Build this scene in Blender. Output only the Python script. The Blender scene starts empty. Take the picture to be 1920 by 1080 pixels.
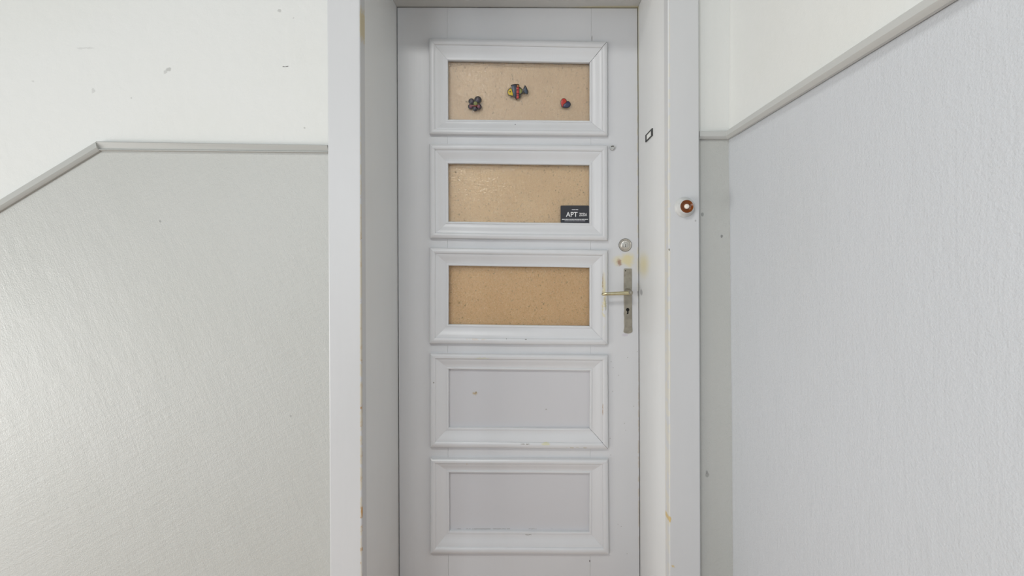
import bpy, bmesh, math, random
from mathutils import Vector, Matrix

random.seed(7)
S = bpy.context.scene
COL = S.collection

# ------------------------------------------------------------------ camera, world, lights, exposure
F = 900.0                    # focal length for a 1920 wide frame
CX, CY = 995.0, 490.0        # vanishing point of everything square to the door wall
EYE = 1.156                  # camera height
YD = F / 565.0               # door face
YF = YD / 1.2816             # front of the door casing
YW = YF + 0.020              # plaster wall face

cam_d = bpy.data.cameras.new('camera')
cam = bpy.data.objects.new('camera', cam_d)
COL.objects.link(cam)
cam.location = (0, 0, EYE)
cam.rotation_euler = (math.pi / 2, 0, 0)
cam_d.sensor_fit = 'HORIZONTAL'
cam_d.sensor_width = 36.0
cam_d.lens = F * 36.0 / 1920.0
cam_d.shift_x = (960 - CX) / 1920.0
cam_d.shift_y = (CY - 540) / 1920.0
cam_d.clip_start = 0.02
S.camera = cam

S.view_settings.view_transform = 'Standard'
S.view_settings.look = 'None'
S.view_settings.gamma = 1.0
S.view_settings.use_curve_mapping = False
S.view_settings.exposure = 0.05

world = bpy.data.worlds.new('stairwell_daylight')
S.world = world
world.use_nodes = True
wb = world.node_tree.nodes['Background']
wb.inputs['Color'].default_value = (1.0, 1.0, 0.985, 1)
wb.inputs['Strength'].default_value = 0.04


def area(name, loc, target, sx, sy, power, color):
    d = bpy.data.lights.new(name, 'AREA')
    d.shape = 'RECTANGLE'
    d.size, d.size_y = sx, sy
    d.energy = power
    d.color = color
    o = bpy.data.objects.new(name, d)
    COL.objects.link(o)
    o.location = loc
    o.rotation_euler = (Vector(target) - Vector(loc)).to_track_quat('-Z', 'Y').to_euler()
    return o


# left: an added unseen fill light, then daylight from the half landing window below
area('left_fill_light', (-4.5, 0.05, 0.40), (0.3, 1.3, 1.1), 1.4, 1.6, 72, (1.0, 1.0, 0.98))
area('half_landing_window_light', (-4.4, -2.0, -0.5), (-0.4, 1.26, 0.8), 1.6, 2.2, 62, (1.0, 0.975, 0.93))
# cool fill lights added behind the camera, no window known there
area('rear_fill_light', (-2.2, -2.6, 1.7), (0.0, 1.5, 1.2), 1.4, 1.6, 40, (0.90, 0.955, 1.0))
area('rear_side_fill_light', (0.3, -1.8, 1.6), (-0.2, 1.6, 1.1), 0.5, 1.0, 4, (0.60, 0.80, 1.0))
# overhead fill light added above the landing, its source unseen
area('overhead_fill_light', (-0.6, -0.8, 2.8), (-0.6, -0.8, 0.0), 0.5, 0.5, 32, (1.0, 1.0, 0.98))


# ------------------------------------------------------------------ helpers
def P(px, py, Y=YD):
    """pixel of the photograph seen on the plane at distance Y -> point"""
    return Vector(((px - CX) * Y / F, Y, EYE - (py - CY) * Y / F))


def PX(px, py, X):
    """pixel seen on the side plane at x = X -> point"""
    Y = F * X / (px - CX)
    return Vector((X, Y, EYE - (py - CY) * Y / F))


def empty(name, loc=(0, 0, 0), parent=None):
    o = bpy.data.objects.new(name, None)
    o.empty_display_size = 0.05
    COL.objects.link(o)
    o.location = loc
    if parent:
        o.parent = parent
    return o


def tag(o, label=None, cat=None, group=None, kind=None):
    if label:
        o['label'] = label
    if cat:
        o['category'] = cat
    if group:
        o['group'] = group
    if kind:
        o['kind'] = kind
    return o


def obj(name, bm, mats, parent=None, origin=(0, 0, 0), smooth=None, bevel=0.0, seg=2):
    """bm is in world coordinates; origin is the world position of the object's own origin (= its parent's)"""
    if bevel:
        bmesh.ops.remove_doubles(bm, verts=bm.verts, dist=1e-6)
        es = [e for e in bm.edges if len(e.link_faces) == 2 and e.calc_face_angle(0) > 0.5]
        bmesh.ops.bevel(bm, geom=es, offset=bevel, segments=seg, profile=0.5, affect='EDGES', clamp_overlap=True)
    bmesh.ops.recalc_face_normals(bm, faces=bm.faces)
    bmesh.ops.translate(bm, verts=bm.verts, vec=-Vector(origin))
    me = bpy.data.meshes.new(name)
    bm.to_mesh(me)
    bm.free()
    if not isinstance(mats, (list, tuple)):
        mats = [mats]
    for m in mats:
        me.materials.append(m)
    if smooth is not None:
        for p in me.polygons:
            p.use_smooth = True
        me.set_sharp_from_angle(angle=math.radians(smooth))
    o = bpy.data.objects.new(name, me)
    COL.objects.link(o)
    if parent:
        o.parent = parent
    else:
        o.location = origin
    return o


def add_prism(bm, pts, vec, mat=0):
    pts = [Vector(p) for p in pts]
    vec = Vector(vec)
    a = [bm.verts.new(p) for p in pts]
    b = [bm.verts.new(p + vec) for p in pts]
    fs = [bm.faces.new(a), bm.faces.new(list(reversed(b)))]
    n = len(pts)
    for i in range(n):
        j = (i + 1) % n
        fs.append(bm.faces.new([a[j], a[i], b[i], b[j]]))
    for f in fs:
        f.material_index = mat
    return fs


def add_hexa(bm, a, b, mat=0):
    """two quads, corner for corner"""
    va = [bm.verts.new(p) for p in a]
    vb = [bm.verts.new(p) for p in b]
    fs = [bm.faces.new(va), bm.faces.new(list(reversed(vb)))]
    for i in range(4):
        j = (i + 1) % 4
        fs.append(bm.faces.new([va[j], va[i], vb[i], vb[j]]))
    for f in fs:
        f.material_index = mat


def add_lathe(bm, centre, axis, prof, n=32):
    """prof: list of (radius, height along axis)"""
    axis = Vector(axis).normalized()
    u = axis.orthogonal().normalized()
    v = axis.cross(u)
    c = Vector(centre)
    rings = []
    for r, h in prof:
        if r < 1e-6:
            rings.append([bm.verts.new(c + axis * h)])
        else:
            rings.append([bm.verts.new(c + axis * h + (u * math.cos(t) + v * math.sin(t)) * r)
                          for t in [2 * math.pi * k / n for k in range(n)]])
    for a, b in zip(rings, rings[1:]):
        for k in range(n):
            q = (k + 1) % n
            if len(a) == 1 and len(b) == 1:
                continue
            if len(a) == 1:
                bm.faces.new([a[0], b[k], b[q]])
            elif len(b) == 1:
                bm.faces.new([a[k], b[0], a[q]])
            else:
                bm.faces.new([a[k], b[k], b[q], a[q]])
    if len(rings[0]) > 1:
        bm.faces.new(rings[0])
    if len(rings[-1]) > 1:
        bm.faces.new(list(reversed(rings[-1])))


def add_sweep(bm, path, radii, n=16, squash=1.0):
    """rounded bar along a path; radii per point; squash flattens along world y"""
    rings = []
    for i, p in enumerate(path):
        p = Vector(p)
        d = (Vector(path[min(i + 1, len(path) - 1)]) - Vector(path[max(i - 1, 0)])).normalized()
        up = Vector((0, 0, 1))
        if abs(d.dot(up)) > 0.95:
            up = Vector((0, 1, 0))
        s = d.cross(up).normalized()
        w = s.cross(d).normalized()
        rings.append([bm.verts.new(p + (s * math.cos(t) * squash + w * math.sin(t)) * radii[i])
                      for t in [2 * math.pi * k / n for k in range(n)]])
    for a, b in zip(rings, rings[1:]):
        for k in range(n):
            q = (k + 1) % n
            bm.faces.new([a[k], b[k], b[q], a[q]])
    bm.faces.new(rings[0])
    bm.faces.new(list(reversed(rings[-1])))


def text_mesh(s, size, mat_, parent, origin, loc, name='lettering', width=None):
    cu = bpy.data.curves.new(name, 'FONT')
    cu.body = s
    cu.size = size
    cu.extrude = 0.0001
    cu.offset = 0.00018
    cu.align_x = 'LEFT'
    t = bpy.data.objects.new(name, cu)
    COL.objects.link(t)
    dg = bpy.context.evaluated_depsgraph_get()
    dg.update()
    me = bpy.data.meshes.new_from_object(t.evaluated_get(dg))
    bpy.data.objects.remove(t)
    xs = [v.co.x for v in me.vertices]
    w = max(xs) - min(xs)
    x0 = min(xs)
    k = (width / w) if width else 1.0
    for v in me.vertices:
        x, y, z = v.co
        v.co = Vector(((x - x0) * k, -z, y)) + Vector(loc) - Vector(origin)
    me.materials.clear()
    me.materials.append(mat_)
    o = bpy.data.objects.new(name, me)
    COL.objects.link(o)
    o.parent = parent
    return o


# ------------------------------------------------------------------ materials
def lin(c):
    return tuple(((v / 255) / 12.92 if v / 255 <= 0.04045 else ((v / 255 + 0.055) / 1.055) ** 2.4) for v in c) + (1.0,)


class Mat:
    def __init__(self, name, rgb, rough=0.5, spec=0.5, metal=0.0):
        self.m = bpy.data.materials.new(name)
        self.m.use_nodes = True
        self.nt = self.m.node_tree
        self.b = self.nt.nodes['Principled BSDF']
        self.b.inputs['Roughness'].default_value = rough
        self.b.inputs['Specular IOR Level'].default_value = spec
        self.b.inputs['Metallic'].default_value = metal
        self.tc = self.n('ShaderNodeTexCoord')
        self.vec = self.tc.outputs['Object']
        r = self.n('ShaderNodeRGB')
        r.outputs[0].default_value = lin(rgb)
        self.col = r.outputs[0]
        self.h = None
        self.nrm = None

    def n(self, t):
        return self.nt.nodes.new(t)

    def l(self, a, b):
        self.nt.links.new(a, b)

    def mapped(self, scale=(1, 1, 1), rot=(0, 0, 0), loc=(0, 0, 0)):
        m = self.n('ShaderNodeMapping')
        m.inputs['Scale'].default_value = scale
        m.inputs['Rotation'].default_value = rot
        m.inputs['Location'].default_value = loc
        self.l(self.vec, m.inputs['Vector'])
        return m.outputs[0]

    def stroke(self, scale, angle):
        """coordinates turned in the wall plane, then stretched: brush strokes at an angle"""
        r = self.n('ShaderNodeMapping')
        r.inputs['Rotation'].default_value = (0, angle, 0)
        self.l(self.vec, r.inputs['Vector'])
        m = self.n('ShaderNodeMapping')
        m.inputs['Scale'].default_value = scale
        self.l(r.outputs[0], m.inputs['Vector'])
        return m.outputs[0]

    def noise(self, scale, detail=3, rough=0.5, vec=None):
        t = self.n('ShaderNodeTexNoise')
        t.inputs['Scale'].default_value = scale
        t.inputs['Detail'].default_value = detail
        t.inputs['Roughness'].default_value = rough
        self.l(vec or self.vec, t.inputs['Vector'])
        return t.outputs['Fac']

    def math(self, op, a, b=None):
        m = self.n('ShaderNodeMath')
        m.operation = op
        for i, v in enumerate((a, b)):
            if v is None:
                continue
            if isinstance(v, (int, float)):
                m.inputs[i].default_value = v
            else:
                self.l(v, m.inputs[i])
        return m.outputs[0]

    def ramp(self, v, a, b):
        m = self.n('ShaderNodeMapRange')
        m.interpolation_type = 'SMOOTHSTEP'
        m.inputs['From Min'].default_value = a
        m.inputs['From Max'].default_value = b
        self.l(v, m.inputs['Value'])
        return m.outputs['Result']

    def mix(self, fac, rgb):
        m = self.n('ShaderNodeMix')
        m.data_type = 'RGBA'
        if isinstance(fac, (int, float)):
            m.inputs[0].default_value = fac
        else:
            self.l(fac, m.inputs[0])
        self.l(self.col, m.inputs[6])
        m.inputs[7].default_value = lin(rgb)
        self.col = m.outputs[2]
        return self

    def tint(self, scale, amount, rgb, lo=0.4, hi=0.7, detail=4, vec=None):
        f = self.ramp(self.noise(scale, detail, vec=vec), lo, hi)
        return self.mix(self.math('MULTIPLY', f, amount), rgb)

    def spot(self, c, r, rgb, amount=1.0, wob=0.004, wscale=120, soft=0.45, thr=None, tscale=150):
        """stain centred at world point c with radii r (0 = unlimited along that axis)"""
        nz = self.n('ShaderNodeTexNoise')
        nz.inputs['Scale'].default_value = wscale
        nz.inputs['Detail'].default_value = 3
        self.l(self.vec, nz.inputs['Vector'])
        a = self.n('ShaderNodeVectorMath')
        a.operation = 'MULTIPLY_ADD'
        self.l(nz.outputs['Color'], a.inputs[0])
        a.inputs[1].default_value = (2 * wob,) * 3
        self.l(self.vec, a.inputs[2])
        s = self.n('ShaderNodeVectorMath')
        s.operation = 'SUBTRACT'
        self.l(a.outputs[0], s.inputs[0])
        s.inputs[1].default_value = Vector(c) + Vector((wob,) * 3)
        k = self.n('ShaderNodeVectorMath')
        k.operation = 'MULTIPLY'
        self.l(s.outputs[0], k.inputs[0])
        k.inputs[1].default_value = tuple(0 if q == 0 else 1 / q for q in r)
        ln = self.n('ShaderNodeVectorMath')
        ln.operation = 'LENGTH'
        self.l(k.outputs[0], ln.inputs[0])
        f = self.ramp(ln.outputs['Value'], 1.0, 1.0 - soft)
        if thr:
            f = self.math('MULTIPLY', f, self.ramp(self.noise(tscale, 3), thr, thr + 0.06))
        return self.mix(self.math('MULTIPLY', f, amount), rgb)

    def bump(self, height, strength, dist):
        b = self.n('ShaderNodeBump')
        b.inputs['Strength'].default_value = strength
        b.inputs['Distance'].default_value = dist
        self.l(height, b.inputs['Height'])
        if self.nrm:
            self.l(self.nrm, b.inputs['Normal'])
        self.nrm = b.outputs['Normal']
        return self

    def done(self):
        self.l(self.col, self.b.inputs['Base Color'])
        if self.nrm:
            self.l(self.nrm, self.b.inputs['Normal'])
        return self.m


DOOR_O = P(971, 1143)                    # base of the door, on the floor
DOOR_O.z = 0.0


def loc(px, py, Y=YD, o=None):
    return P(px, py, Y) - (Vector(o) if o is not None else DOOR_O)


GREY = (219, 220, 222)          # gloss paint of door and lining
CREAM = (222, 212, 172)
WOOD = (176, 128, 66)


def brushed(M, s=1.0):
    """faint relief of brushed gloss paint"""
    M.bump(M.noise(60, 3, vec=M.mapped((1.0, 1.0, 0.12))), 0.10 * s, 0.004)
    M.bump(M.noise(900, 2), 0.05 * s, 0.001)
    return M


def grey_paint(name, rough=0.38, rgb=None):
    M = Mat(name, rgb or GREY, rough)
    M.tint(9, 0.25, (212, 213, 213) if not rgb else tuple(v - 7 for v in rgb), vec=M.mapped((1, 1, 0.4)))
    return M


# door stile / rail paint with the yellowed patch round the lock
M = grey_paint('grey_door_paint', 0.38, (216, 217, 219))  # leaf and panels toned darker so the mouldings read as better lit
M.spot(loc(1177, 487), (0.028, 0, 0.032), CREAM, 0.95, 0.010, wscale=60, soft=0.7)
M.spot(loc(1160, 489), (0.030, 0, 0.024), CREAM, 0.75, 0.008, wscale=70, soft=0.9)
M.spot(loc(1161, 492), (0.012, 0, 0.016), (158, 116, 96), 0.85, 0.008, soft=0.8)
M.spot(loc(1196, 300), (0.004, 0, 0.6), (214, 208, 180), 0.55, 0.002, thr=0.45, tscale=25)
M.spot(loc(1198, 850), (0.004, 0, 0.4), (200, 186, 160), 0.5, 0.002, thr=0.45, tscale=25)
M.spot(loc(1197, 550), (0.006, 0, 0.010), (120, 122, 125), 0.5)
M.spot(loc(1106, 1052), (0.002, 0, 0.005), (52, 44, 38), 0.9, 0.001)
M.spot(loc(1110, 72), (0.0014, 0, 0.012), (90, 84, 76), 0.8, 0.0008)
M.spot(loc(1172, 628), (0.012, 0, 0.006), (196, 188, 200), 0.5)
for q in range(14):
    M.spot(loc(random.uniform(1142, 1196), random.uniform(640, 1060)), (0.0018, 0, 0.0018), (140, 138, 130), 0.6, 0.001)
door_paint = brushed(M).done()

# moulding paint, chipped along the lock side and the lower edges
M = grey_paint('grey_moulding_paint', 0.34)
M.spot(loc(1131, 560), (0.009, 0, 0.12), CREAM, 0.9, 0.005, soft=0.8, thr=0.38, tscale=30)
M.spot(loc(1129, 530), (0.0014, 0, 0.045), (150, 120, 74), 0.8, 0.001, thr=0.4, tscale=60)
M.spot(loc(1134, 572), (0.004, 0, 0.02), (140, 140, 100), 0.5)
M.spot(loc(1129, 765), (0.0012, 0, 0.024), (170, 128, 74), 0.9, 0.001, thr=0.38, tscale=60)
M.spot(loc(1023, 829), (0.016, 0, 0.006), (214, 212, 176), 0.8)
M.spot(loc(985, 829), (0.020, 0, 0.002), (130, 124, 110), 0.8, 0.002, thr=0.45, tscale=90)
M.spot(loc(905, 670), (0.03, 0, 0.004), (212, 212, 190), 0.6)
M.spot(loc(986, 635), (0.004, 0, 0.002), (110, 108, 104), 0.8, 0.001)
M.spot(loc(950, 634), (0.002, 0, 0.0015), (110, 108, 104), 0.7, 0.001)
M.spot(loc(966, 234), (0.0026, 0, 0.0022), (120, 120, 122), 0.9, 0.001)
M.spot(loc(815, 715), (0.003, 0, 0.003), (130, 128, 116), 0.8, 0.001)
M.spot(loc(876, 867), (0.004, 0, 0.003), (190, 168, 140), 0.6, 0.001)
M.spot(loc(990, 1002), (0.015, 0, 0.002), (150, 148, 142), 0.7, 0.002, thr=0.45, tscale=90)
M.spot(loc(1135, 646), (0.0026, 0, 0.0026), (120, 120, 126), 0.8, 0.001)
M.spot(loc(1080, 836), (0.05, 0, 0.003), (186, 178, 150), 0.6, 0.002, thr=0.5, tscale=70)
M.spot(loc(890, 635), (0.05, 0, 0.004), (214, 200, 184), 0.5, 0.003, thr=0.45, tscale=60)
moulding_paint = brushed(M, 0.8).done()

M = Mat('grey_panel_paint', (208, 208, 211), 0.42)
M.spot(loc(890, 739), (0.013, 0, 0.008), (180, 160, 120), 0.9, 0.006, soft=0.9)
M.spot(loc(892, 737), (0.004, 0, 0.004), (160, 138, 104), 0.8, 0.003)
M.spot(loc(1024, 769), (0.004, 0, 0.003), (166, 164, 164), 0.7, 0.002)
M.spot(loc(930, 994), (0.25, 0, 0.0015), (140, 136, 130), 0.6, 0.001, thr=0.45, tscale=60)
panel_paint = brushed(M, 0.7).done()

# casing and lining (their own origin is the foot of the door surround)
SO = Vector((DOOR_O.x, YF, 0))
ARRIS_L = P(677, 540, YF).x
ARRIS_R = P(1253.5, 540, YF).x
M = grey_paint('grey_casing_paint', 0.40, (204, 205, 206))
for y_, h_ in ((480, 0.30), (740, 0.42), (1000, 0.2)):
    M.spot(P(677.5, y_, YF) - SO, (0.0035, 0.008, h_), WOOD, 0.9, 0.002, soft=0.2, thr=0.55, tscale=38)
M.spot(P(677, 600, YF) - SO, (0.004, 0.010, 0.9), (206, 198, 178), 0.8, 0.003, thr=0.42, tscale=30)
M.spot(P(679.5, 960, YF) - SO, (0.004, 0.010, 0.02), (190, 136, 60), 0.9, 0.002)
M.spot(P(676, 40, YF) - SO, (0.003, 0, 0.06), (200, 184, 140), 0.8, 0.002)
M.spot(P(1255, 540, YF) - SO, (0.004, 0, 1.0), (212, 208, 194), 0.7, 0.002, thr=0.45, tscale=30)
M.spot(P(1256, 974, YF) - SO, (0.004, 0, 0.010), (206, 178, 110), 0.9, 0.002)
M.spot(P(1263, 1062, YF) - SO, (0.009, 0, 0.005), (206, 184, 130), 0.8, 0.004, thr=0.45)
M.spot(P(1255, 468, YF) - SO, (0.002, 0, 0.004), (110, 104, 96), 0.9, 0.001)
M.spot(P(1304, 414, YF) - SO, (0.003, 0, 0.003), (160, 160, 160), 0.8, 0.001)
casing_paint = brushed(M, 0.9).done()

M = grey_paint('grey_lining_paint', 0.40, (225, 226, 225))  # same grey paint, raised here to stand in for light in the reveal
c = PX(1207, 497, 0.361)
M.spot(c - SO, (0.05, 0.10, 0.055), CREAM, 0.9, 0.008, soft=0.9)
c = PX(1203, 548, 0.361)
M.spot(c - SO, (0.02, 0.02, 0.012), (140, 141, 144), 0.6, 0.004)
M.spot(Vector((0.36, YD, 1.97)) - SO, (0.02, 0.012, 0.5), (214, 208, 176), 0.6, 0.003, thr=0.4, tscale=20)
M.spot(Vector((0.30, YD, 2.0)) - SO, (0.2, 0.014, 0.02), (206, 198, 166), 0.7, 0.003)
lining_paint = brushed(M, 0.8).done()
M = grey_paint('shaded_head_lining_paint', 0.5, (200, 200, 196))  # lining paint darkened in colour for the shade under the head
M.spot(Vector((0.30, YD, 2.0)) - SO, (0.2, 0.014, 0.02), (206, 198, 166), 0.7, 0.003)
head_paint = brushed(M, 0.8).done()

# plaster: white above, oil painted grey dado below
M = Mat('white_plaster', (222, 223, 220), 0.75, 0.3)
M.tint(3.0, 0.5, (219, 220, 215))
for px, py, rx, rz, a in ((316, 130, .009, .006, .55), (310, 135, .006, .006, .4), (532, 125, .006, .0018, .8),
                          (538, 124.5, .006, .0014, .9), (524, 20, .006, .006, .5), (571, 240, .003, .003, .6),
                          (246, 184, .003, .003, .45), (175, 170, .006, .008, .3), (160, 90, .03, .003, .25),
                          (62, 152, .004, .003, .3), (550, 34, .003, .003, .35)):
    M.spot(P(px, py, YW), (rx, 0, rz), (96, 96, 94) if a > .6 else (160, 160, 156), a, 0.004, wscale=160)
M.bump(M.noise(35, 4), 0.12, 0.01)
M.bump(M.noise(420, 2), 0.10, 0.002)
white_plaster = M.done()


def dado(name, rgb, rough, diag):
    M = Mat(name, rgb, rough, 0.5)
    M.tint(2.2, 0.35, (rgb[0] - 6, rgb[1] - 6, rgb[2] - 8))
    # trowel and brush relief in the oil paint
    M.bump(M.noise(14, 5, 0.6, vec=M.stroke((1.0, 1.0, 0.45), diag)), 0.10, 0.02)
    M.bump(M.noise(120, 3, 0.6, vec=M.stroke((1.0, 1.0, 0.10), diag * 0.8)), 0.14, 0.004)
    M.bump(M.noise(110, 3, 0.6, vec=M.stroke((0.08, 1.0, 1.0), diag)), 0.17, 0.004)
    M.bump(M.noise(330, 2), 0.32, 0.0022)
    return M


M = dado('grey_dado_paint', (189, 190, 186), 0.40, 0.5)
for px, py, r, a in ((300, 415, .003, .5), (1353, 443, .004, .8), (1317, 402, .005, .6), (1326, 890, .006, .5),
                     (1325, 885, .004, .5), (545, 780, .003, .4)):
    M.spot(P(px, py, YW), (r, 0, r * 1.4), (120, 120, 118), a, 0.003)
dado_back = M.done()
M = dado('grey_dado_paint_side_lit', (199, 202, 206), 0.45, 0.0)  # same dado paint, lighter and bluer for the light on the right wall
M.vec = M.vec
dado_side = M.done()
M = Mat('grey_rail_paint', (190, 191, 188), 0.42)
rail_paint = brushed(M, 0.5).done()
M = Mat('grey_rail_paint_left_shaded', (180, 181, 177), 0.42)  # left rail colour darkened to stand in for shade on its face
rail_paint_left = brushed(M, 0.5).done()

M = Mat('terrazzo_floor', (206, 176, 154), 0.45)
M.tint(60, 0.6, (182, 150, 130))
floor_mat = M.done()

# hammered glass: mostly see-through sheet with a rippled refracting and mirroring surface
def hammered_glass():
    m = bpy.data.materials.new('hammered_glass')
    m.use_nodes = True
    nt = m.node_tree
    nt.nodes.clear()
    N = nt.nodes.new
    L = nt.links.new
    tc = N('ShaderNodeTexCoord')
    mp = N('ShaderNodeMapping')
    mp.inputs['Scale'].default_value = (0.62, 1, 1.3)
    L(tc.outputs['Object'], mp.inputs['Vector'])
    vo = N('ShaderNodeTexVoronoi')
    vo.feature = 'SMOOTH_F1'
    vo.inputs['Scale'].default_value = 190
    vo.inputs['Smoothness'].default_value = 0.6
    L(mp.outputs[0], vo.inputs['Vector'])
    bp = N('ShaderNodeBump')
    bp.inputs['Strength'].default_value = 0.48
    bp.inputs['Distance'].default_value = 0.0035
    L(vo.outputs['Distance'], bp.inputs['Height'])
    tr = N('ShaderNodeBsdfTransparent')
    tr.inputs['Color'].default_value = (0.99, 0.99, 0.985, 1)
    rf = N('ShaderNodeBsdfRefraction')
    rf.inputs['IOR'].default_value = 1.5
    rf.inputs['Roughness'].default_value = 0.05
    L(bp.outputs['Normal'], rf.inputs['Normal'])
    gl = N('ShaderNodeBsdfGlossy')
    gl.inputs['Roughness'].default_value = 0.18
    L(bp.outputs['Normal'], gl.inputs['Normal'])
    m1 = N('ShaderNodeMixShader')
    m1.inputs[0].default_value = 0.5
    L(tr.outputs[0], m1.inputs[1])
    L(rf.outputs[0], m1.inputs[2])
    fr = N('ShaderNodeFresnel')
    fr.inputs['IOR'].default_value = 1.45
    L(bp.outputs['Normal'], fr.inputs['Normal'])
    m2 = N('ShaderNodeMixShader')
    L(fr.outputs[0], m2.inputs[0])
    L(m1.outputs[0], m2.inputs[1])
    L(gl.outputs[0], m2.inputs[2])
    out = N('ShaderNodeOutputMaterial')
    L(m2.outputs[0], out.inputs['Surface'])
    return m


glass_mat = hammered_glass()


def fibreboard(name, rgb, dark, light):
    M = Mat(name, rgb, 0.8, 0.2)
    M.tint(330, 0.75, dark, 0.5, 0.72, 2)
    M.tint(260, 0.7, light, 0.52, 0.75, 2, vec=M.mapped((1, 1, 1), loc=(3.1, 1.7, 2.2)))
    M.tint(170, 0.7, tuple(int(v * .66) for v in dark), 0.64, 0.74, 2)
    M.tint(6, 0.2, dark)
    M.bump(M.noise(500, 2), 0.2, 0.001)
    return M.done()


boards = [fibreboard('pale_fibreboard', (236, 208, 174), (220, 190, 154), (246, 226, 198)),  # separate boards; the paler upper tints also stand in for glass reflections
          fibreboard('tan_fibreboard', (244, 212, 168), (226, 190, 146), (250, 228, 192)),
          fibreboard('golden_fibreboard', (242, 202, 150), (214, 170, 116), (250, 224, 180))]


def plain(name, rgb, rough=0.5, metal=0.0, var=0.3, scale=80, bump=0.1):
    M = Mat(name, rgb, rough, 0.5, metal)
    M.tint(scale, var, tuple(int(v * 0.8) for v in rgb))
    M.bump(M.noise(scale * 4, 2), bump, 0.001)
    return M.done()


nickel = plain('worn_nickel', (166, 160, 146), 0.45, 0.6, 0.5, 60)
brass = plain('rubbed_brass_nickel', (206, 196, 160), 0.28, 0.85, 0.4, 60)
steel = plain('cylinder_steel', (206, 202, 194), 0.35, 0.6, 0.3, 90)
dark_metal = plain('dark_metal_rim', (70, 66, 60), 0.5, 0.4)
black_hole = plain('keyhole_black', (14, 12, 10), 0.9)
bakelite = plain('brown_bakelite', (122, 62, 18), 0.2, 0.0, 0.5, 40, 0.02)
button_white = plain('white_button', (240, 232, 220), 0.35)
overpaint = plain('thick_grey_overpaint', (204, 205, 203), 0.38)
black_plastic = plain('black_frame', (26, 26, 22), 0.45)
insert_white = plain('white_insert', (244, 244, 240), 0.4)
card_black = plain('black_card', (46, 46, 52), 0.45, 0.0, 0.2)
print_white = plain('white_print', (240, 240, 240), 0.6, 0.0, 0.0)
print_grey = plain('grey_print', (190, 190, 196), 0.6, 0.0, 0.0)


def sticker(name, rgb):
    return plain(name, rgb, 0.3, 0.0, 0.35, 300, 0.15)


# ------------------------------------------------------------------ setting: walls
XL = -4.2                     # far left end of the door wall
ZT, ZB = 3.3, -1.8
co = lambda px, py: P(px, py, YW)
r_top = [co(187, 267), co(613, 273.5)]
slope = (P(0, 380, YW) - P(187, 267, YW))
t_far = (XL - r_top[0].x) / slope.x
far_top = r_top[0] + slope * t_far
cas_l = [P(611.5, -300, YW), P(613, 0, YW), P(616, 540, YW), P(619, 1080, YW), P(620, 1330, YW)]
cas_r = [P(1312, 0, YW), P(1315, 1080, YW)]
IN = 0.03                     # the plaster runs on behind the casing


def inl(v, d=IN):
    return Vector((v.x + d, v.y, v.z))


bm = bmesh.new()
dv = (0, 0.34, 0)
xl_top = inl(P(613, 0, YW)).x
add_prism(bm, [(XL, YW, far_top.z), r_top[0], inl(r_top[1]), (xl_top, YW, ZT), (XL, YW, ZT)], dv, 0)
add_prism(bm, [(XL, YW, ZB), (inl(cas_l[4]).x, YW, ZB), inl(cas_l[3]), inl(r_top[1]), r_top[0], (XL, YW, far_top.z)], dv, 1)
# strip between casing and corner
RT = P(1340, 247.5, YW).z
RB = P(1340, 262, YW).z
XC = P(1369.5, 540, YW).x
corner = [P(1368, -300, YW), P(1368, 0, YW), P(1367.2, 248, YW), P(1366, 285, YW), P(1367.5, 360, YW), P(1369, 430, YW),
          P(1370, 600, YW), P(1372, 760, YW), P(1373, 900, YW), P(1374, 1080, YW), P(1375, 1400, YW)]
x0 = P(1306, 540, YW).x
up = [p for p in corner if p.z > RT]
lo = [p for p in corner if p.z <= RT + 1e-3]
mid = Vector((P(1367.2, 248, YW).x, YW, RT))
add_prism(bm, [(x0, YW, RT), mid] + [Vector((p.x, YW, p.z)) for p in reversed(up) if p.z > RT + 0.01] +
          [(up[0].x, YW, ZT), (x0, YW, ZT)], dv, 0)
lows = [p for p in lo if p.z < RT - 0.01]
add_prism(bm, [(x0, YW, RT), (x0, YW, ZB), (lows[-1].x, YW, ZB)] + list(reversed(lows)) + [mid], dv, 1)
# above the door
head_z = P(900, -235, YF).z
add_prism(bm, [(xl_top, YW, head_z - 0.03), (x0, YW, head_z - 0.03), (x0, YW, ZT), (xl_top, YW, ZT)], dv, 0)
tag(obj('wall_back', bm, [white_plaster, dado_back]), kind='structure')

# right wall, square to the door wall, its corner a little wavy
bm = bmesh.new()
YN = -2.6
prof = [Vector((up[0].x, YW, ZT))] + [p for p in corner if p.z > RT + 0.01] + [mid] + lows + [Vector((lows[-1].x, YW, ZB))]
ys = [YW + 0.3, YW, YW - 0.06, 0.7, 0.0, -1.2, YN]
grid = []
for i, p in enumerate(prof):
    row = []
    for j, y in enumerate(ys):
        k = 1.0 if j <= 1 else (0.35 if j == 2 else 0.0)
        row.append(bm.verts.new((XC + (p.x - XC) * k, y, p.z)))
    grid.append(row)
for i in range(len(prof) - 1):
    for j in range(len(ys) - 1):
        f = bm.faces.new([grid[i][j], grid[i][j + 1], grid[i + 1][j + 1], grid[i + 1][j]])
        f.material_index = 0 if prof[i].z > RT + 0.005 else 1
        f.smooth = True
bmesh.ops.recalc_face_normals(bm, faces=bm.faces)
geom = bmesh.ops.extrude_face_region(bm, geom=bm.faces[:])
for v in geom['geom']:
    if isinstance(v, bmesh.types.BMVert):
        v.co.x = XC + 0.22
tag(obj('wall_right', bm, [white_plaster, dado_side], smooth=30), kind='structure')

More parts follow.
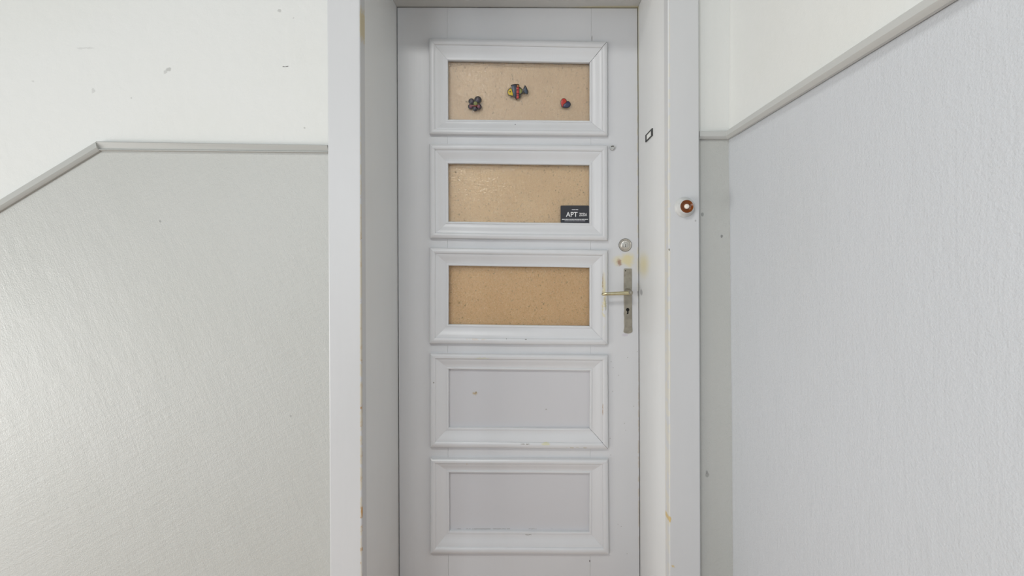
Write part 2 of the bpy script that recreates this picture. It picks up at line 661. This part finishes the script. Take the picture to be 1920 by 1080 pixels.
# floor of the landing, and the steps going down along the wall to the left
LX = r_top[0].x + 0.05
bm = bmesh.new()
add_prism(bm, [(LX, YN, -0.16), (XC, YN, -0.16), (XC, YW, -0.16), (LX, YW, -0.16)], (0, 0, 0.16))
add_prism(bm, [(-0.445, YW, -0.16), (0.362, YW, -0.16), (0.362, YD + 0.05, -0.16), (-0.445, YD + 0.05, -0.16)], (0, 0, 0.16))
st = tag(obj('floor', bm, floor_mat), kind='structure')
for k in range(8):
    bm = bmesh.new()
    z = -0.172 * (k + 1)
    x = LX - 0.28 * k
    add_prism(bm, [(x - 0.30, 0.05, z - 0.17), (x, 0.05, z - 0.17), (x, YW, z - 0.17), (x - 0.30, YW, z - 0.17)], (0, 0, 0.17))
    obj('step', bm, floor_mat, st, st.location, bevel=0.008)

# ------------------------------------------------------------------ trim_1: door surround
surround = empty('trim_1', (DOOR_O.x, YF, 0))
tag(surround, kind='structure')
so = surround.location.copy()


def board(name, front, y0, y1, mat_, bev=0.003):
    """front: corner points (any number) ; extruded from plane y0 to y1"""
    bm = bmesh.new()
    add_prism(bm, [Vector((p.x, y0, p.z)) for p in front], (0, y1 - y0, 0))
    return obj(name, bm, mat_, surround, so, bevel=bev)


FZ = 0.0


def down(p, q):
    """continue the line p->q to the floor"""
    t = (FZ - p.z) / (q.z - p.z)
    r = p.lerp(q, t)
    return r


def upto(p, q, z):
    t = (z - p.z) / (q.z - p.z)
    return p.lerp(q, t)


ol = (P(613, 0, YF), P(618.5, 1080, YF))
il = (P(675, 0, YF), P(679, 1080, YF))
ir = (P(1252, 0, YF), P(1255, 1080, YF))
orr = (P(1310.5, 0, YF), P(1314, 1080, YF))
ZH = P(900, -118, YF).z           # underside of head casing
YC = YF + 0.038
board('casing', [upto(*ol, head_z), upto(*il, ZH), down(*il), down(*ol)], YF, YC, casing_paint)
board('casing', [upto(*ir, ZH), upto(*orr, head_z), down(*orr), down(*ir)], YF, YC, casing_paint)
board('casing', [upto(*ol, head_z), upto(*orr, head_z), upto(*ir, ZH), upto(*il, ZH)], YF, YC, casing_paint)


def lining(x_front, x_back, side, zt):
    """one side lining; x pairs are (top, bottom)"""
    bm = bmesh.new()
    w = 0.03 * side
    a = [Vector((x_front[0], YC, zt)), Vector((x_front[1], YC, FZ)), Vector((x_back[1], YD + 0.05, FZ)), Vector((x_back[0], YD + 0.05, zt))]
    b = [v + Vector((w, 0, 0)) for v in a]
    add_hexa(bm, a, b)
    obj('jamb_lining', bm, lining_paint, surround, so, bevel=0.0015)


dl = (P(744.3, 13, YD), P(748.5, 1080, YD))
dr = (P(1195.5, 14.5, YD), P(1199.8, 1080, YD))
zt = P(900, 13, YD).z
dl_t, dl_b = dl[0].x, down(*dl).x
dr_t, dr_b = dr[0].x, down(*dr).x
il_t, il_b = upto(*il, ZH).x, down(*il).x
ir_t, ir_b = upto(*ir, ZH).x, down(*ir).x
lining((il_t - 0.004, il_b - 0.004), (dl_t - 0.001, dl_b - 0.001), -1, ZH + 0.02)
lining((ir_t + 0.004, ir_b + 0.004), (dr_t + 0.001, dr_b + 0.001), 1, ZH + 0.02)
bm = bmesh.new()
zl, zr = P(744, 12.5, YD).z, P(1196, 14, YD).z
a = [Vector((il_t - 0.004, YC, ZH + 0.003)), Vector((ir_t + 0.004, YC, ZH + 0.003)), Vector((dr_t + 0.001, YD + 0.05, zr)), Vector((dl_t - 0.001, YD + 0.05, zl))]
add_hexa(bm, a, [v + Vector((0, 0, 0.03)) for v in a])
obj('head_lining', bm, head_paint, surround, so, bevel=0.0015)

# ------------------------------------------------------------------ dado rails
RP = [(0.0, 0.0), (0.010, 0.0), (0.013, 0.003), (0.013, 0.016), (0.010, 0.0205), (0.006, 0.0235), (0.0, 0.0235)]   # (proud, down)


RP_SLANT = [(0.0, 0.0), (0.011, 0.0), (0.0125, 0.002), (0.0040, 0.0188), (0.0085, 0.0204), (0.0085, 0.0222), (0.0, 0.0235)]


def rail(name, pts_top, pts_bot, nrm, parent, RP=RP, paint=rail_paint):
    """strip between a top and a bottom line on a wall, mitred at the given end points"""
    bm = bmesh.new()
    rings = []
    for a, b in zip(pts_top, pts_bot):
        rings.append([bm.verts.new(a.lerp(b, d / 0.0235) + nrm[0 if len(rings) == 0 else 1] * h) for h, d in RP])
    n = len(RP)
    for k in range(n):
        q = (k + 1) % n
        bm.faces.new([rings[0][k], rings[0][q], rings[1][q], rings[1][k]])
    bm.faces.new(rings[0])
    bm.faces.new(list(reversed(rings[1])))
    return obj('dado_rail', bm, paint, parent, parent.location, smooth=30)


nb = Vector((0, -1, 0))
t2 = empty('trim_2', r_top[0])
tag(t2, kind='structure')
rb = [co(190.5, 283.5), co(614, 287.5)]
slope_b = P(0, 399, YW) - P(190.5, 283.5, YW)
far_bot = rb[0] + slope_b * ((XL - rb[0].x) / slope_b.x)
far_top2 = r_top[0] + slope * ((XL - r_top[0].x) / slope.x)
rail('left', [far_top2, r_top[0]], [far_bot, rb[0]], (nb, nb), t2, RP, rail_paint_left)
rail('left', [r_top[0], co(617, 273.6)], [rb[0], co(617, 287.6)], (nb, nb), t2, RP_SLANT, rail_paint_left)

t3 = empty('trim_3', (XC, YW, RT))
tag(t3, kind='structure')
a0, a1 = Vector((x0 + 0.004, YW, RT)), Vector((P(1367.2, 248, YW).x, YW, RT + 0.001))
b0, b1 = Vector((x0 + 0.004, YW, RB)), Vector((P(1366.5, 262, YW).x, YW, RB))
nside = Vector((-1, 0, 0))
ndiag = Vector((-1, -1, 0))
rail('right', [a0, a1], [b0, b1], (nb, ndiag), t3)
zt_far = EYE + 0.001 + (RT - EYE)
rail('right', [a1, Vector((XC, YN, RT))], [b1, Vector((XC, YN, RB))], (ndiag, nside), t3)

# ------------------------------------------------------------------ door
door = empty('door_1', DOOR_O)
tag(door, kind='structure')
OUT = [[(806, 75), (1138, 81), (1138.5, 257), (806.5, 253.6)],
       [(806.4, 271.2), (1138, 274), (1138.5, 451.6), (807.4, 447)],
       [(807, 464.5), (1138.6, 468.8), (1138.6, 645.7), (806.4, 643.3)],
       [(807.6, 661.6), (1138.6, 664.6), (1139.7, 839.2), (807.8, 836.4)],
       [(808, 856.9), (1139, 858.3), (1141, 1035), (808, 1034)]]
INN = [[(840, 113.5), (1105.5, 118), (1105.5, 226.8), (840.5, 224.5)],
       [(840.3, 306.8), (1105, 309.8), (1105, 418.5), (841, 415.5)],
       [(841.4, 498), (1105.3, 502), (1105.3, 611.2), (841, 608.2)],
       [(841.4, 691.6), (1106.2, 695), (1105.3, 802.9), (841.4, 801.2)],
       [(842.1, 885), (1105.3, 886.9), (1104.6, 996.5), (842.8, 995)]]
TH = 0.042


def dpart(name, pix, y0, y1, mat_, bev=0.0006, smooth=None):
    bm = bmesh.new()
    add_prism(bm, [Vector((P(*p).x, YD + y0, P(*p).z)) for p in pix], (0, y1 - y0, 0))
    return obj(name, bm, mat_, door, DOOR_O, smooth=smooth, bevel=bev)


SLX, SRX = (838.5, 840.5), (1108.5, 1106.5)       # stile joints (top, bottom)


def sx(pair, y):
    return pair[0] + (pair[1] - pair[0]) * (y - 13) / (1150 - 13)


def edge_l(y):
    return 745.0 + (749.2 - 745.0) * (y - 13) / (1080 - 13)


def edge_r(y):
    return 1195.0 + (1199.2 - 1195.0) * (y - 14) / (1080 - 14)


BOT = 1138
dpart('stile', [(edge_l(14), 14.2), (sx(SLX, 14), 14.4), (sx(SLX, BOT), BOT), (edge_l(BOT), BOT)], 0, TH, door_paint)
dpart('stile', [(sx(SRX, 14), 15.4), (edge_r(15), 15.6), (edge_r(BOT), BOT), (sx(SRX, BOT), BOT)], 0, TH, door_paint)
G = 0.12
tops = [(14.4, 15.4)] + [(q[3][1] + 3, q[2][1] + 3) for q in INN]
bots = [(q[0][1] - 3, q[1][1] - 3) for q in INN] + [(BOT, BOT)]
for (tl, tr), (bl, br) in zip(tops, bots):
    dpart('rail', [(sx(SLX, tl) + G, tl), (sx(SRX, tr) - G, tr), (sx(SRX, br) - G, br), (sx(SLX, bl) + G, bl)], 0.0003, TH, door_paint)

# bolection moulding: (fraction across, height above the door face)
PROF = [(0.0, -0.001), (0.0, 0.0105), (0.04, 0.0150), (0.12, 0.0178), (0.21, 0.0182), (0.27, 0.0172), (0.31, 0.0150),
        (0.325, 0.0118), (0.40, 0.0112), (0.48, 0.0096), (0.57, 0.0072), (0.66, 0.0050), (0.75, 0.0034), (0.84, 0.0026), (0.875, 0.0024),
        (0.885, 0.0042), (0.95, 0.0046), (0.99, 0.0036), (1.0, 0.0020), (1.0, -0.0075), (0.80, -0.0075)]
# end gaps where the mitres have opened
GAP = {(0, 1): 0.0009, (3, 2): 0.0008, (2, 2): 0.0003, (0, 0): 0.0003, (0, 2): 0.0003}
LABELS = ['top', 'right', 'bottom', 'left']
for i in range(5):
    o = [P(*p) for p in OUT[i]]
    n_ = [P(*p) for p in INN[i]]
    for s in range(4):
        e = (s + 1) % 4
        along = (o[e] - o[s]).normalized()
        bm = bmesh.new()
        rings = []
        for c_, sg in ((s, 1), (e, -1)):
            g = GAP.get((i, c_), 0.00012)
            rings.append([o[c_].lerp(n_[c_], u) + along * (sg * g) + Vector((0, -h, 0)) for u, h in PROF])
        # a few cross sections so the hand-planed edge can wander a little
        secs = [[bm.verts.new(rings[0][k].lerp(rings[1][k], t) +
                              Vector((0, 0.0004 * math.sin(9 * t + i * 2 + s), 0.0003 * math.sin(7 * t + i + 3 * s))) * (1 if 0 < t < 1 else 0))
                 for k in range(len(PROF))] for t in (0, .2, .4, .6, .8, 1)]
        m_ = len(PROF)
        for a_, b_ in zip(secs, secs[1:]):
            for k in range(m_):
                q = (k + 1) % m_
                bm.faces.new([a_[k], a_[q], b_[q], b_[k]])
        bm.faces.new(secs[0])
        bm.faces.new(list(reversed(secs[-1])))
        obj('moulding', bm, moulding_paint, door, DOOR_O, smooth=28)

GY0, GY1 = 0.0078, 0.0118          # glass sits behind the moulding lip
for i in range(5):
    q = [(INN[i][0][0] - 1.5, INN[i][0][1] - 2), (INN[i][1][0] + 1, INN[i][1][1] - 2), (INN[i][2][0] + 1, INN[i][2][1] + 2), (INN[i][3][0] - 1.5, INN[i][3][1] + 2)]
    if i < 3:
        tag(dpart('glass_pane', q, GY0, GY1, glass_mat, bev=0, smooth=None), 'hammered glass pane')
        tag(dpart('backing_board', q, GY1 + 0.0085, GY1 + 0.0125, boards[i], bev=0, smooth=None),
            ['pale fibreboard behind the glass', 'tan fibreboard behind the glass', 'golden fibreboard behind the glass'][i])
    else:
        dpart('panel', q, 0.0076, 0.014, panel_paint, bev=0, smooth=None)

# lock cylinder
c = P(1172.3, 459.5)
bm = bmesh.new()
add_lathe(bm, c, (0, -1, 0), [(0.0205, -0.001), (0.0210, 0.0015), (0.0200, 0.004), (0.0185, 0.0052), (0.0172, 0.0046), (0.0168, 0.0038),
                              (0.0160, 0.0050), (0.012, 0.0062), (0.0085, 0.0066), (0.0080, 0.0058), (0.0075, 0.0064), (0, 0.0066)], 40)
lock = tag(obj('lock_cylinder', bm, steel, door, DOOR_O, smooth=40), 'round steel lock cylinder')
bm = bmesh.new()
add_lathe(bm, c + Vector((0, 0.0003, 0)), (0, -1, 0), [(0.0218, -0.0005), (0.0218, 0.0010), (0.0205, 0.0012)], 40)
obj('rim', bm, dark_metal, lock, DOOR_O, smooth=40)
bm = bmesh.new()
k = c + Vector((0, -0.0068, -0.002))
add_prism(bm, [k + Vector((-0.0010, 0, 0.0045)), k + Vector((0.0010, 0, 0.0045)), k + Vector((0.0006, 0, -0.002)), k + Vector((0.0020, 0, -0.0045)), k + Vector((-0.0016, 0, -0.0045)), k + Vector((-0.0008, 0, -0.001))], (0, 0.0012, 0))
obj('keyway', bm, dark_metal, lock, DOOR_O)

# handle plate, edges swallowed by old paint, flared rounded foot
plate_px = [(1169.6, 504.6), (1170.6, 503.6), (1183.2, 503.6), (1184.2, 504.6), (1184.6, 540), (1184.6, 590), (1184.9, 612), (1185.6, 620), (1185.2, 622.5),
            (1182.5, 624.2), (1177, 625.2), (1172, 624.4), (1169.0, 622.6), (1169.0, 620.6), (1170.0, 616), (1170.6, 611), (1169.8, 603), (1170.4, 596), (1169.4, 588), (1170.2, 580), (1169.6, 565), (1169.4, 540)]
plate = tag(dpart('handle_plate', plate_px, -0.0028, 0.0002, nickel, bev=0.0008), 'worn nickel plate with a keyhole')


def sub(name, bm, mat_, parent, **k):
    return obj(name, bm, mat_, parent, DOOR_O, **k)


bm = bmesh.new()
neck = P(1176.6, 546.8)
add_lathe(bm, neck, (0, -1, 0), [(0.0125, 0.002), (0.0122, 0.006), (0.0105, 0.0075), (0.0085, 0.009), (0.0072, 0.014), (0.0070, 0.046), (0.0066, 0.053), (0.0045, 0.0565), (0, 0.0575)], 28)
sub('neck', bm, nickel, plate, smooth=40)
bm = bmesh.new()
YL = YD - 0.046
path = [P(1185.8, 549.6, YL), P(1184.6, 549.6, YL), P(1178, 549.6, YL), P(1165, 550.0, YL), P(1150, 550.6, YL), P(1138, 551.2, YL), P(1131.5, 551.5, YL + .002), P(1129.2, 551.6, YL + .004), P(1128.4, 551.6, YL + .005)]
add_sweep(bm, path, [0.0042, 0.0060, 0.0064, 0.0062, 0.0056, 0.0052, 0.0052, 0.0042, 0.0015], 18, 0.8)
tag(sub('lever', bm, brass, plate, smooth=50), 'straight brassy lever')
bm = bmesh.new()
kc = P(1176.6, 580.5)
yk = YD - 0.0030
pts = [Vector((kc.x + 0.0056 * math.cos(t), yk, kc.z + 0.0056 * math.sin(t))) for t in [math.radians(a_) for a_ in range(-60, 241, 20)]]
pts += [Vector((kc.x - 0.0016, yk, kc.z - 0.0075)), Vector((kc.x - 0.0030, yk, kc.z - 0.0150)), Vector((kc.x + 0.0022, yk, kc.z - 0.0150)), Vector((kc.x + 0.0030, yk, kc.z - 0.0085))]
add_prism(bm, pts, (0, 0.0008, 0))
sub('keyhole', bm, black_hole, plate)
for px, py, mt in ((1172.4, 507.6, dark_metal), (1180.6, 507.4, nickel), (1177, 621.0, nickel)):
    bm = bmesh.new()
    add_lathe(bm, P(px, py) + Vector((0, -0.0026, 0)), (0, -1, 0), [(0.0022, 0), (0.0020, 0.0006), (0.0010, 0.0011), (0, 0.0012)], 14)
    sub('screw', bm, mt, plate, smooth=40)

# door viewer, painted over
c = P(1148.2, 277.4)
bm = bmesh.new()
add_lathe(bm, c, (0, -1, 0), [(0.0092, -0.0005), (0.0092, 0.004), (0.0084, 0.0062), (0.0062, 0.0066), (0.0052, 0.0052), (0.0030, 0.0050), (0, 0.0056)], 24)
vw = tag(obj('door_viewer', bm, overpaint, door, DOOR_O, smooth=40), 'small round viewer clogged with grey paint')
bm = bmesh.new()
add_prism(bm, [c + Vector((-0.0052, -0.0072, 0.0046)), c + Vector((0.0036, -0.0072, 0.0052)), c + Vector((0.0036, -0.0072, 0.0034)), c + Vector((-0.0050, -0.0072, 0.0026))], (0, 0.0012, 0))
sub('slot', bm, dark_metal, vw)
bm = bmesh.new()
pts_o = [c + Vector((0.0088 * math.cos(t), -0.0040, 0.0088 * math.sin(t))) for t in [math.radians(a_) for a_ in range(-75, 16, 15)]]
pts_i = [c + Vector((0.0060 * math.cos(t), -0.0071, 0.0060 * math.sin(t))) for t in [math.radians(a_) for a_ in range(-75, 16, 15)]]
add_prism(bm, pts_o + list(reversed(pts_i)), (0, -0.0006, 0))
sub('shadow_crescent', bm, dark_metal, vw)  # dark crescent modelled in place of the shadow at lower right

# ------------------------------------------------------------------ things on the door and its surround
GF = YD + GY0                       # front face of the glass


def spx(x, y, off, sc, Y):
    return P(off[0] + x / sc, off[1] + y / sc, Y)


def blob(name, pts, off, sc, mat_, parent, origin, y0, y1, bev=0.0006):
    bm = bmesh.new()
    add_prism(bm, [spx(x, y, off, sc, GF) + Vector((0, y0, 0)) for x, y in pts], (0, y1 - y0, 0))
    return obj(name, bm, mat_, parent, origin, smooth=40, bevel=bev)


def circ(x, y, r, n=18, ry=None):
    ry = ry or r
    return [(x + r * math.cos(2 * math.pi * k / n), y + ry * math.sin(2 * math.pi * k / n)) for k in range(n)]


ink = sticker('sticker_dark_outline', (40, 34, 32))
st_yellow = sticker('sticker_yellow', (214, 184, 40))
st_slate = sticker('sticker_slate_blue', (58, 68, 86))
st_red = sticker('sticker_red', (190, 54, 44))
st_orange = sticker('sticker_orange', (176, 104, 44))
st_olive = sticker('sticker_olive', (122, 124, 58))
st_plum = sticker('sticker_plum', (112, 48, 70))
st_char = sticker('sticker_charcoal_purple', (62, 50, 62))
st_navy = sticker('sticker_navy', (52, 54, 84))
st_maroon = sticker('sticker_maroon', (120, 40, 28))

# fish
off, sc = (940, 140), 18.0
o_ = spx(560, 600, off, sc, GF)
fish = tag(empty('fish_sticker', o_), 'small painted fish with yellow head and red stripe on the topmost glass pane', 'sticker', 'window stickers on the topmost glass pane')
sil = [(200, 620), (225, 520), (300, 450), (350, 430), (318, 350), (460, 318), (600, 330), (612, 420), (660, 440), (700, 490), (740, 480), (770, 400), (800, 355),
       (842, 400), (872, 480), (912, 580), (892, 660), (850, 667), (800, 632), (760, 612), (720, 632), (660, 680), (642, 782), (590, 800), (520, 846), (480, 832), (450, 762), (400, 748), (300, 722), (230, 692)]
blob('outline', sil, off, sc, ink, fish, o_, -0.0012, 0.0, 0.0003)
blob('head', [(218, 612), (242, 532), (300, 470), (344, 484), (360, 560), (388, 640), (392, 716), (300, 700), (238, 672)], off, sc, st_yellow, fish, o_, -0.0022, -0.0010)
blob('eye', circ(296, 582, 26, 10), off, sc, ink, fish, o_, -0.0026, -0.0016, 0.0002)
blob('stripe', [(362, 432), (350, 372), (478, 352), (498, 480), (488, 620), (478, 756), (432, 720), (404, 640), (374, 540)], off, sc, st_slate, fish, o_, -0.0022, -0.0010)
for k, (y_a, y_b) in enumerate(((432, 520), (532, 640), (652, 700), (712, 818))):
    blob('red_band', [(514, y_a), (592, y_a), (598 - k * 4, y_b - 8), (510, y_b)], off, sc, st_red, fish, o_, -0.0024, -0.0010)
blob('fin', [(530, 352), (588, 352), (590, 424), (526, 420)], off, sc, st_orange, fish, o_, -0.0022, -0.0010)
blob('rear_body', [(616, 470), (660, 474), (700, 520), (700, 596), (646, 656), (614, 640)], off, sc, st_olive, fish, o_, -0.0022, -0.0010)
blob('tail', [(768, 520), (800, 385), (846, 480), (886, 600), (858, 648), (784, 606)], off, sc, st_slate, fish, o_, -0.0022, -0.0010)

# flower
off, sc = (860, 165), 19.63
o_ = spx(600, 600, off, sc, GF)
flower = tag(empty('flower_sticker', o_), 'small dark plum flower with yellow centre at left of the topmost glass pane', 'sticker', 'window stickers on the topmost glass pane')
for x, y, r, mt in ((465, 490, 100, st_char), (715, 430, 120, st_char), (440, 690, 92, st_plum), (752, 700, 92, st_plum), (610, 765, 86, st_char)):
    pe = blob('petal', circ(x + (600 - x) * 0.04, y + (610 - y) * 0.04, r * 1.12, 18), off, sc, ink, flower, o_, -0.0014, 0.0, 0.0004)
    blob('petal_fill', circ(x + (600 - x) * 0.08, y + (600 - y) * 0.08, r * 0.66, 16), off, sc, mt, pe, o_, -0.0024, -0.0012, 0.0005)
blob('band', [(400, 615), (560, 640), (700, 630), (700, 690), (560, 690), (400, 650)], off, sc, st_maroon, flower, o_, -0.0026, -0.0008, 0.0004)
blob('centre', circ(622, 575, 72, 16), off, sc, st_olive, flower, o_, -0.0030, -0.0008, 0.0006)

# heart
off, sc = (1035, 170), 24.0
o_ = spx(600, 600, off, sc, GF)
heart = tag(empty('heart_sticker', o_), 'small heart, half red and half navy, at right of the topmost glass pane', 'sticker', 'window stickers on the topmost glass pane')
sil = [(388, 600), (388, 470), (450, 365), (540, 335), (625, 380), (680, 482), (765, 480), (835, 560), (842, 650), (785, 745), (680, 785), (510, 768), (440, 750)]
blob('outline', sil, off, sc, ink, heart, o_, -0.0012, 0.0, 0.0003)
blob('red_half', [(406, 595), (406, 480), (460, 385), (538, 358), (608, 396), (655, 490), (600, 560), (505, 630), (490, 735), (450, 725)], off, sc, st_red, heart, o_, -0.0024, -0.0010, 0.0008)
blob('navy_half', [(680, 505), (755, 500), (812, 565), (818, 645), (768, 728), (676, 762), (520, 748), (515, 650), (606, 576)], off, sc, st_navy, heart, o_, -0.0024, -0.0010, 0.0008)

# card
off, sc = (1030, 370), 18.0
o_ = spx(862, 578, off, sc, GF)
r_ = 34


def rrect(x0_, y0_, x1_, y1_, r, n=4):
    out = []
    for cx_, cy_, a0_ in ((x1_ - r, y0_ + r, -90), (x1_ - r, y1_ - r, 0), (x0_ + r, y1_ - r, 90), (x0_ + r, y0_ + r, 180)):
        out += [(cx_ + r * math.cos(math.radians(a0_ + 90 * k / n)), cy_ + r * math.sin(math.radians(a0_ + 90 * k / n))) for k in range(n + 1)]
    return out


card = tag(empty('door_card', o_), 'black card with white lettering in the lower right corner of the second glass pane', 'card')
blob('card_sheet', rrect(380, 276, 1345, 878, r_), off, sc, card_black, card, o_, -0.0008, 0.0, 0.0)
yt = GF - 0.0010


def ctext(s, x0_, x1_, base, cap, mt):
    a_ = spx(x0_, base, off, sc, GF)
    b_ = spx(x1_, base, off, sc, GF)
    h_ = cap / sc * GF / F
    text_mesh(s, h_ / 0.70, mt, card, o_, Vector((a_.x, yt, a_.z)), width=b_.x - a_.x)


ctext('APT', 560, 952, 655, 160, print_white)
ctext('ZODA', 1008, 1268, 634, 108, print_white)


def words(x0_, x1_, y0_, y1_, seed, mt, mean):
    rr = random.Random(seed)
    bm = bmesh.new()
    x = x0_
    while x < x1_ - 8:
        w = min(rr.uniform(0.5, 1.5) * mean, x1_ - x)
        add_prism(bm, [spx(x, y0_, off, sc, GF) + Vector((0, -0.0011, 0)), spx(x + w, y0_, off, sc, GF) + Vector((0, -0.0011, 0)),
                       spx(x + w, y1_, off, sc, GF) + Vector((0, -0.0011, 0)), spx(x, y1_, off, sc, GF) + Vector((0, -0.0011, 0))], (0, 0.0003, 0))
        x += w + 9
    obj('small_print', bm, mt, card, o_)


words(758, 972, 402, 430, 1, print_grey, 200)
words(422, 1300, 730, 756, 2, print_white, 70)
words(516, 1210, 784, 804, 3, print_grey, 60)

# name plate frame on the right lining
XJ = 0.3600
q_out = [PX(1212.1, 254.4, XJ), PX(1224.7, 239.4, XJ), PX(1224.4, 253.3, XJ), PX(1212.5, 268.0, XJ)]
cN = sum(q_out, Vector()) / 4
np_ = tag(empty('name_plate', cN), 'small black framed name plate with a white insert on the right door jamb', 'name plate')
# square it up in its own plane, then frame it
y_near = (q_out[1].y + q_out[2].y) / 2
y_far = (q_out[0].y + q_out[3].y) / 2
z_top = (q_out[0].z + q_out[1].z) / 2
z_bot = (q_out[2].z + q_out[3].z) / 2


def jx(y):
    """x of the lining face at that depth"""
    t = (y - YC) / (YD + 0.05 - YC)
    zt_ = cN.z
    f = 1 - zt_ / (ZH + 0.02)
    xf = (ir_t + 0.004) * (1 - f) + (ir_b + 0.004) * f
    xb = (dr_t + 0.001) * (1 - f) + (dr_b + 0.001) * f
    return xf + (xb - xf) * t


def jbox(name, ya, yb, za, zb, x_in, x_out, mt, bev):
    bm = bmesh.new()
    a_ = [Vector((jx(y) - x_in, y, z)) for y, z in ((ya, za), (yb, za), (yb, zb), (ya, zb))]
    b_ = [Vector((jx(y) - x_out, y, z)) for y, z in ((ya, za), (yb, za), (yb, zb), (ya, zb))]
    add_hexa(bm, a_, b_)
    return obj(name, bm, mt, np_, cN, bevel=bev)


wy, wz = (y_far - y_near) * 0.14, (z_top - z_bot) * 0.15
jbox('frame_bar', y_near, y_near + wy, z_bot, z_top, -0.0006, 0.003, black_plastic, 0.0006)
jbox('frame_bar', y_far - wy, y_far, z_bot, z_top, -0.0006, 0.003, black_plastic, 0.0006)
jbox('frame_bar', y_near + wy, y_far - wy, z_top - wz, z_top, -0.0006, 0.003, black_plastic, 0.0006)
jbox('frame_bar', y_near + wy, y_far - wy, z_bot, z_bot + wz, -0.0006, 0.003, black_plastic, 0.0006)
jbox('insert', y_near + wy, y_far - wy, z_bot + wz, z_top - wz, -0.0006, 0.0012, insert_white, 0)

# bell push on the right casing
cB = P(1283.3, 388.6, YF)
bell = tag(empty('bell_push', cB), 'round doorbell push with brown cup and white button on right casing', 'doorbell')
bm = bmesh.new()
add_lathe(bm, cB, (0, -1, 0), [(0.0262, -0.0004), (0.0258, 0.0035), (0.0236, 0.0060), (0.0215, 0.0085), (0.0196, 0.0150), (0.0180, 0.0190), (0.0168, 0.0196), (0.0160, 0.0186), (0.0150, 0.0160), (0, 0.0150)], 40)
tag(obj('base', bm, overpaint, bell, cB, smooth=40), 'domed base painted grey white')
bm = bmesh.new()
add_lathe(bm, cB, (0, -1, 0), [(0.0164, 0.0160), (0.0166, 0.0200), (0.0158, 0.0214), (0.0146, 0.0206), (0.0124, 0.0178), (0.0096, 0.0160), (0.0076, 0.0156), (0, 0.0155)], 40)
tag(obj('cup', bm, bakelite, bell, cB, smooth=50), 'glossy brown cup')
bm = bmesh.new()
add_lathe(bm, cB, (0, -1, 0), [(0.0062, 0.0150), (0.0064, 0.0196), (0.0056, 0.0212), (0.0030, 0.0219), (0, 0.0221)], 28)
tag(obj('button', bm, button_white, bell, cB, smooth=50), 'white button')
